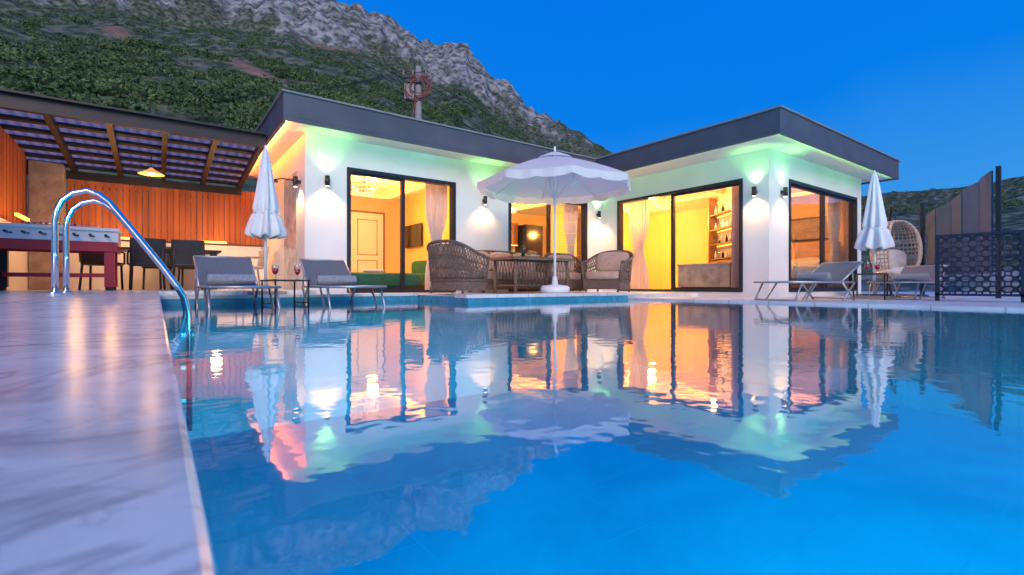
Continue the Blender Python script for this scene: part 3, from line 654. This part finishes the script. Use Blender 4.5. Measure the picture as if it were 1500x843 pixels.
g.grid(canopy,nr*10,14,'canvas',wrap=True)
def val(s,t):
    x,y,z=canopy(s,1); ph=(s*nr*2)%1; d=.11+.035*math.sin(math.pi*ph)
    k=1+.012*math.sin(s*2*math.pi*nr*3); return (x*k*1.003,y*k*1.003,z-t*d)
g.grid(val,nr*18,3,'canvas',wrap=True)
g.lathe([(0,.12),(.03,.09),(.12,.06),(.30,-.02),(.33,-.05)],(0,0,zp),'canvas',16); g.lathe([(0,.2),(.02,.17),(.02,.1)],(0,0,zp),'whitep',8)
for i in range(nr):
    a=2*math.pi*i/nr; c,s_=math.cos(a),math.sin(a)
    g.tube([(.03*c,.03*s_,zp-.03)]+[(R*t*c,R*t*s_,zp-(zp-zr)*(t**1.35)-.015) for t in (.25,.5,.75,1)],.011,'whitep',6)
    g.tube([(.03*c,.03*s_,1.75),(R*.5*c,R*.5*s_,zp-(zp-zr)*(.5**1.35)-.02)],.008,'whitep',6)
g.lathe([(0,0),(.26,0),(.27,.03),(.27,.10),(.22,.13),(.06,.15),(.04,.3),(0,.3)],(0,0,0),'whitep',24)
g.done('parasol',(5.84,6.63,0),.25)
def rarm(x,y,rz,name,W=.8,k='cushion'):
    g=Bd(); Dp=.75
    def P(a,t):
        ang=a*math.radians(118); ft=1+.10*t
        rx=W/2*ft; ry=Dp/2*ft
        cx=math.sin(ang); cy=math.cos(ang); e=.7
        xx=rx*math.copysign(abs(cx)**e,cx); yy=ry*math.copysign(abs(cy)**e,cy)
        top=.60+.26*max(0,math.cos(ang*.85))**1.2
        return (xx,yy,.22+t*(top-.22))
    n=34
    for sgn in (1,-1):
        for i in range(n):
            a0=-1+2*i/(n-1); pts=[]
            for t in np.linspace(0,1,6):
                a=a0+sgn*t*.22
                if -1<=a<=1: pts.append(P(a,t))
            if len(pts)>1: g.tube(pts,.010,'rattan',4)
    for t,r in ((0,.02),(.34,.012),(.66,.012),(1,.028)): g.tube([P(a,t) for a in np.linspace(-1,1,40)],r,'rattan',6)
    for a in (-1,1): g.tube([P(a,0),P(a,1)],.024,'rattan',6)
    g.grid(lambda s,t:tuple(Vector(P(-1+2*s,0)[:2]+(.05+t*.18,))),40,3,'rattan'); f0=P(-1,0);f1=P(1,0)
    g.box((f0[0],f0[1]-.02,.06),(f1[0],f0[1],.28),'rattan')
    for a in (-.32*W/.8,.32*W/.8):
        for b in (-.22,.28): g.tube([(a,b,0),(a,b,.1)],.022,'rattan',8)
    g.cush((-W/2+.05,-.28,.25),(W/2-.05,.3,.42),k,p=6)
    m=max(1,round(W/.75))
    for i in range(m):
        c=-W/2+.06+(W-.12)*(i+.5)/m; h=(W-.14)/m/2
        g.M=Matrix.Translation((c,.25,.60))@Matrix.Rotation(-.25,4,'X'); g.cush((-h,-.08,-.2),(h,.08,.24),k,p=4); g.M=Matrix.Identity(4)
    g.done(name,(x,y,0.0),rz)
rarm(4.15,7.2,math.radians(105),'rattan_armchair',.95); rarm(7.45,6.85,math.radians(-75),'rattan_armchair',.9)
rarm(5.9,8.15,0,'rattan_sofa',1.9)
rarm(7.3,8.0,math.radians(-25),'rattan_armchair',.8)
g=Bd(); g.box((-.75,-.42,.60),(.75,.42,.64),'rattan'); g.box((-.72,-.39,.641),(.72,.39,.652),'woodint')
for a in (-.62,.62):
    for b in (-.32,.32): g.tube([(a,b,0),(a,b,.6)],.03,'rattan',8)
for i in range(17):
    a=-.62+i*.0775
    for b in (-.34,.34): g.tube([(a,b,.12),(a+.0775,b,.6)],.008,'rattan',4); g.tube([(a+.0775,b,.12),(a,b,.6)],.008,'rattan',4)
g.box((-.62,-.32,.12),(.62,.32,.15),'rattan'); g.done('patio_table',(5.75,7.2,0))
g=Bd(); g.lathe([(0,0),(.038,0),(.038,.17),(.014,.22),(.013,.29),(0,.29)],(0,0,0),'gwine',14); g.done('wine_bottle',(5.55,7.2,.652))
g=Bd(); g.lathe([(0,0),(.06,.0),(.15,.05),(.16,.06),(.14,.055),(0,.02)],(0,0,0),'whitep',20)
for i in range(12):
    a=random.uniform(0,6.28); r=random.uniform(0,.1); c=(r*math.cos(a),r*math.sin(a),.06+random.uniform(0,.07)); g.cush(tuple(k-.035 for k in c),tuple(k+.035 for k in c),'fruit',p=2)
g.done('fruit_bowl',(5.8,7.25,.652))
e=empty('hanging_egg_chair',(12.3,3.35,-.104)); g=Bd()
def egg(s,t):
    a=math.radians(40)+s*math.radians(280); ph=-1.35+t*2.7; r=.42*math.cos(ph)**.8; return (r*math.cos(a),r*math.sin(a),.95+.62*math.sin(ph))
g.grid(egg,26,20,'wicker'); o=g.done('basket',parent=e,wire=.022); o.rotation_euler=(0,0,math.radians(-140))
g=Bd(); rim=[egg(0,t) for t in np.linspace(0,1,20)]+[egg(1,t) for t in np.linspace(1,0,20)]; g.tube(rim,.022,'wicker',8,closed=True); g.cush((-.34,-.34,.42),(.34,.34,.62),'cushw',p=3); g.cush((-.36,-.3,.55),(-.12,.3,1.0),'cushw',p=3)
o=g.done('rim_and_cushion',parent=e); o.rotation_euler=(0,0,math.radians(-140))
g=Bd(); g.tube([(.0,0,1.57),(0,0,1.8)],.008,'frame',6)
g.tube([(0,0,1.8),(.1,.05,1.92),(.3,.15,1.9),(.5,.25,1.6),(.58,.3,1.0),(.5,.26,.4),(.3,.15,.03)],.025,'frame',10)
g.tube([(.5*math.cos(a),.5*math.sin(a),.025) for a in [i*math.pi/12 for i in range(24)]],.025,'frame',8,closed=True); g.done('stand',parent=e)
g=Bd(); v0,v1,z0,z1=-1.6,2.12,-.02,.9; u=9.6
for (a,b,c,d) in ((v0,z0,v1,z0+.035),(v0,z1-.035,v1,z1),(v0,z0+.035,v0+.035,z1-.035),(v1-.05,z0-.08,v1,z1-.035)): g.box((u-.02,a,b),(u+.02,c,d),'navy')
for k in range(1,4): g.box((u-.02,v1-.93*k-.02,z0-.08),(u+.02,v1-.93*k+.02,z1-.036),'navy')
rr=.118; st=.147
for i in range(int((v1-v0)/st)+1):
    for j in range(7):
        cy=v1-.05-i*st; cz=z0+.03+st*j
        pts=[]
        for q in range(20):
            a=2*math.pi*q/20; yy=cy+rr*math.cos(a); zz=cz+rr*math.sin(a); pts.append((u,min(max(yy,v0),v1-.03),min(max(zz,z0+.02),z1-.02)))
        g.tube(pts,.011,'navy',4,closed=True)
g.done('lattice_screen')
# privacy screen: grey boards, stepped heights
g=Bd()
p0=Vector((12.35,1.9)); p1=Vector((13.1,3.05)); n=5; dr=(p1-p0)/n; an=math.atan2(dr.y,dr.x)
for i in range(n):
    c=p0+dr*(i+.5); ln=dr.length*.97; zt=[2.24,2.10,1.94,1.82,1.72][i]
    g.M=Matrix.Translation((c.x,c.y,0))@Matrix.Rotation(an+(.22 if i%2 else -.22),4,'Z')
    g.add([(-ln/2,-.02,.35),(ln/2,-.02,.35),(ln/2,.02,.35),(-ln/2,.02,.35),(-ln/2,-.02,zt),(ln/2,-.02,zt-.10),(ln/2,.02,zt-.10),(-ln/2,.02,zt)],[(0,3,2,1),(4,5,6,7),(0,1,5,4),(1,2,6,5),(2,3,7,6),(3,0,4,7)],'panelg')
g.M=Matrix.Identity(4)
g.box((12.28,1.80,-.1),(12.35,1.87,2.3),'frame'); g.box((13.12,3.08,-.1),(13.19,3.15,1.9),'frame')
g.tube([(12.32,1.83,.4),(13.15,3.11,.4)],.02,'frame',6); g.done('privacy_screen',bevel=.003)
# utility pole
e=empty('utility_pole',(0,0,0)); Zp=26; t=(613-750)/707; X=t*Zp; pu=.806*X+.592*Zp; pv=-.592*X+.806*Zp; e.location=(pu,pv,-2)
g=Bd(); g.M=Matrix.Rotation(-HD,4,'Z'); g.tube([(0,0,0),(0,0,13.9)],[.28,.16],'concrete',8)
g.box((-.9,-.06,13.3),(.5,.06,13.42),'frame'); g.box((-.7,-.25,12.1),(-.2,.25,12.9),'concrete'); g.box((-.6,-.3,12.95),(.5,-.2,13.05),'frame')
for a in (-.8,-.3,.4): g.lathe([(0,0),(.06,0),(.03,.08),(.07,.12),(.03,.2),(.06,.24),(0,.3)],(a,0,13.42),'stonecol',8)
for k in range(6):
    c=Vector((random.uniform(-.25,.2),-.25,12.75+random.uniform(-.35,.35))); r=random.uniform(.45,.72); ex=random.uniform(.8,1.15)
    g.tube([(c.x+r*math.cos(a)*ex,c.y+.1*math.sin(a*2+k),c.z+r*math.sin(a)) for a in [i*math.pi/14 for i in range(28)]],.028,'orangecable',6,closed=True)
g.tube([(-.1,-.2,12.2),(-.25,-.22,11.3),(-.22,-.22,9)],.03,'orangecable',6); g.done('pole_and_coils',parent=e)
g=Bd(); g.M=Matrix.Rotation(-HD,4,'Z')
def wire(p,q,sag):
    p=Vector(p);q=Vector(q); g.tube([tuple(p.lerp(q,s/20)-Vector((0,0,sag*4*(s/20)*(1-s/20)))) for s in range(21)],.016,'frame',4)
for k,(a) in enumerate((-.8,-.3,.4)): wire((a,0,13.7),(45+a,38,6.5+k*.4),2.0); wire((a,0,13.7),(-60,60,40+k),3)
wire((0,0,12.6),(14,-4,4.2),.8); wire((0,0,12.2),(45,38,4.5),2)
g.done('power_lines',parent=e)
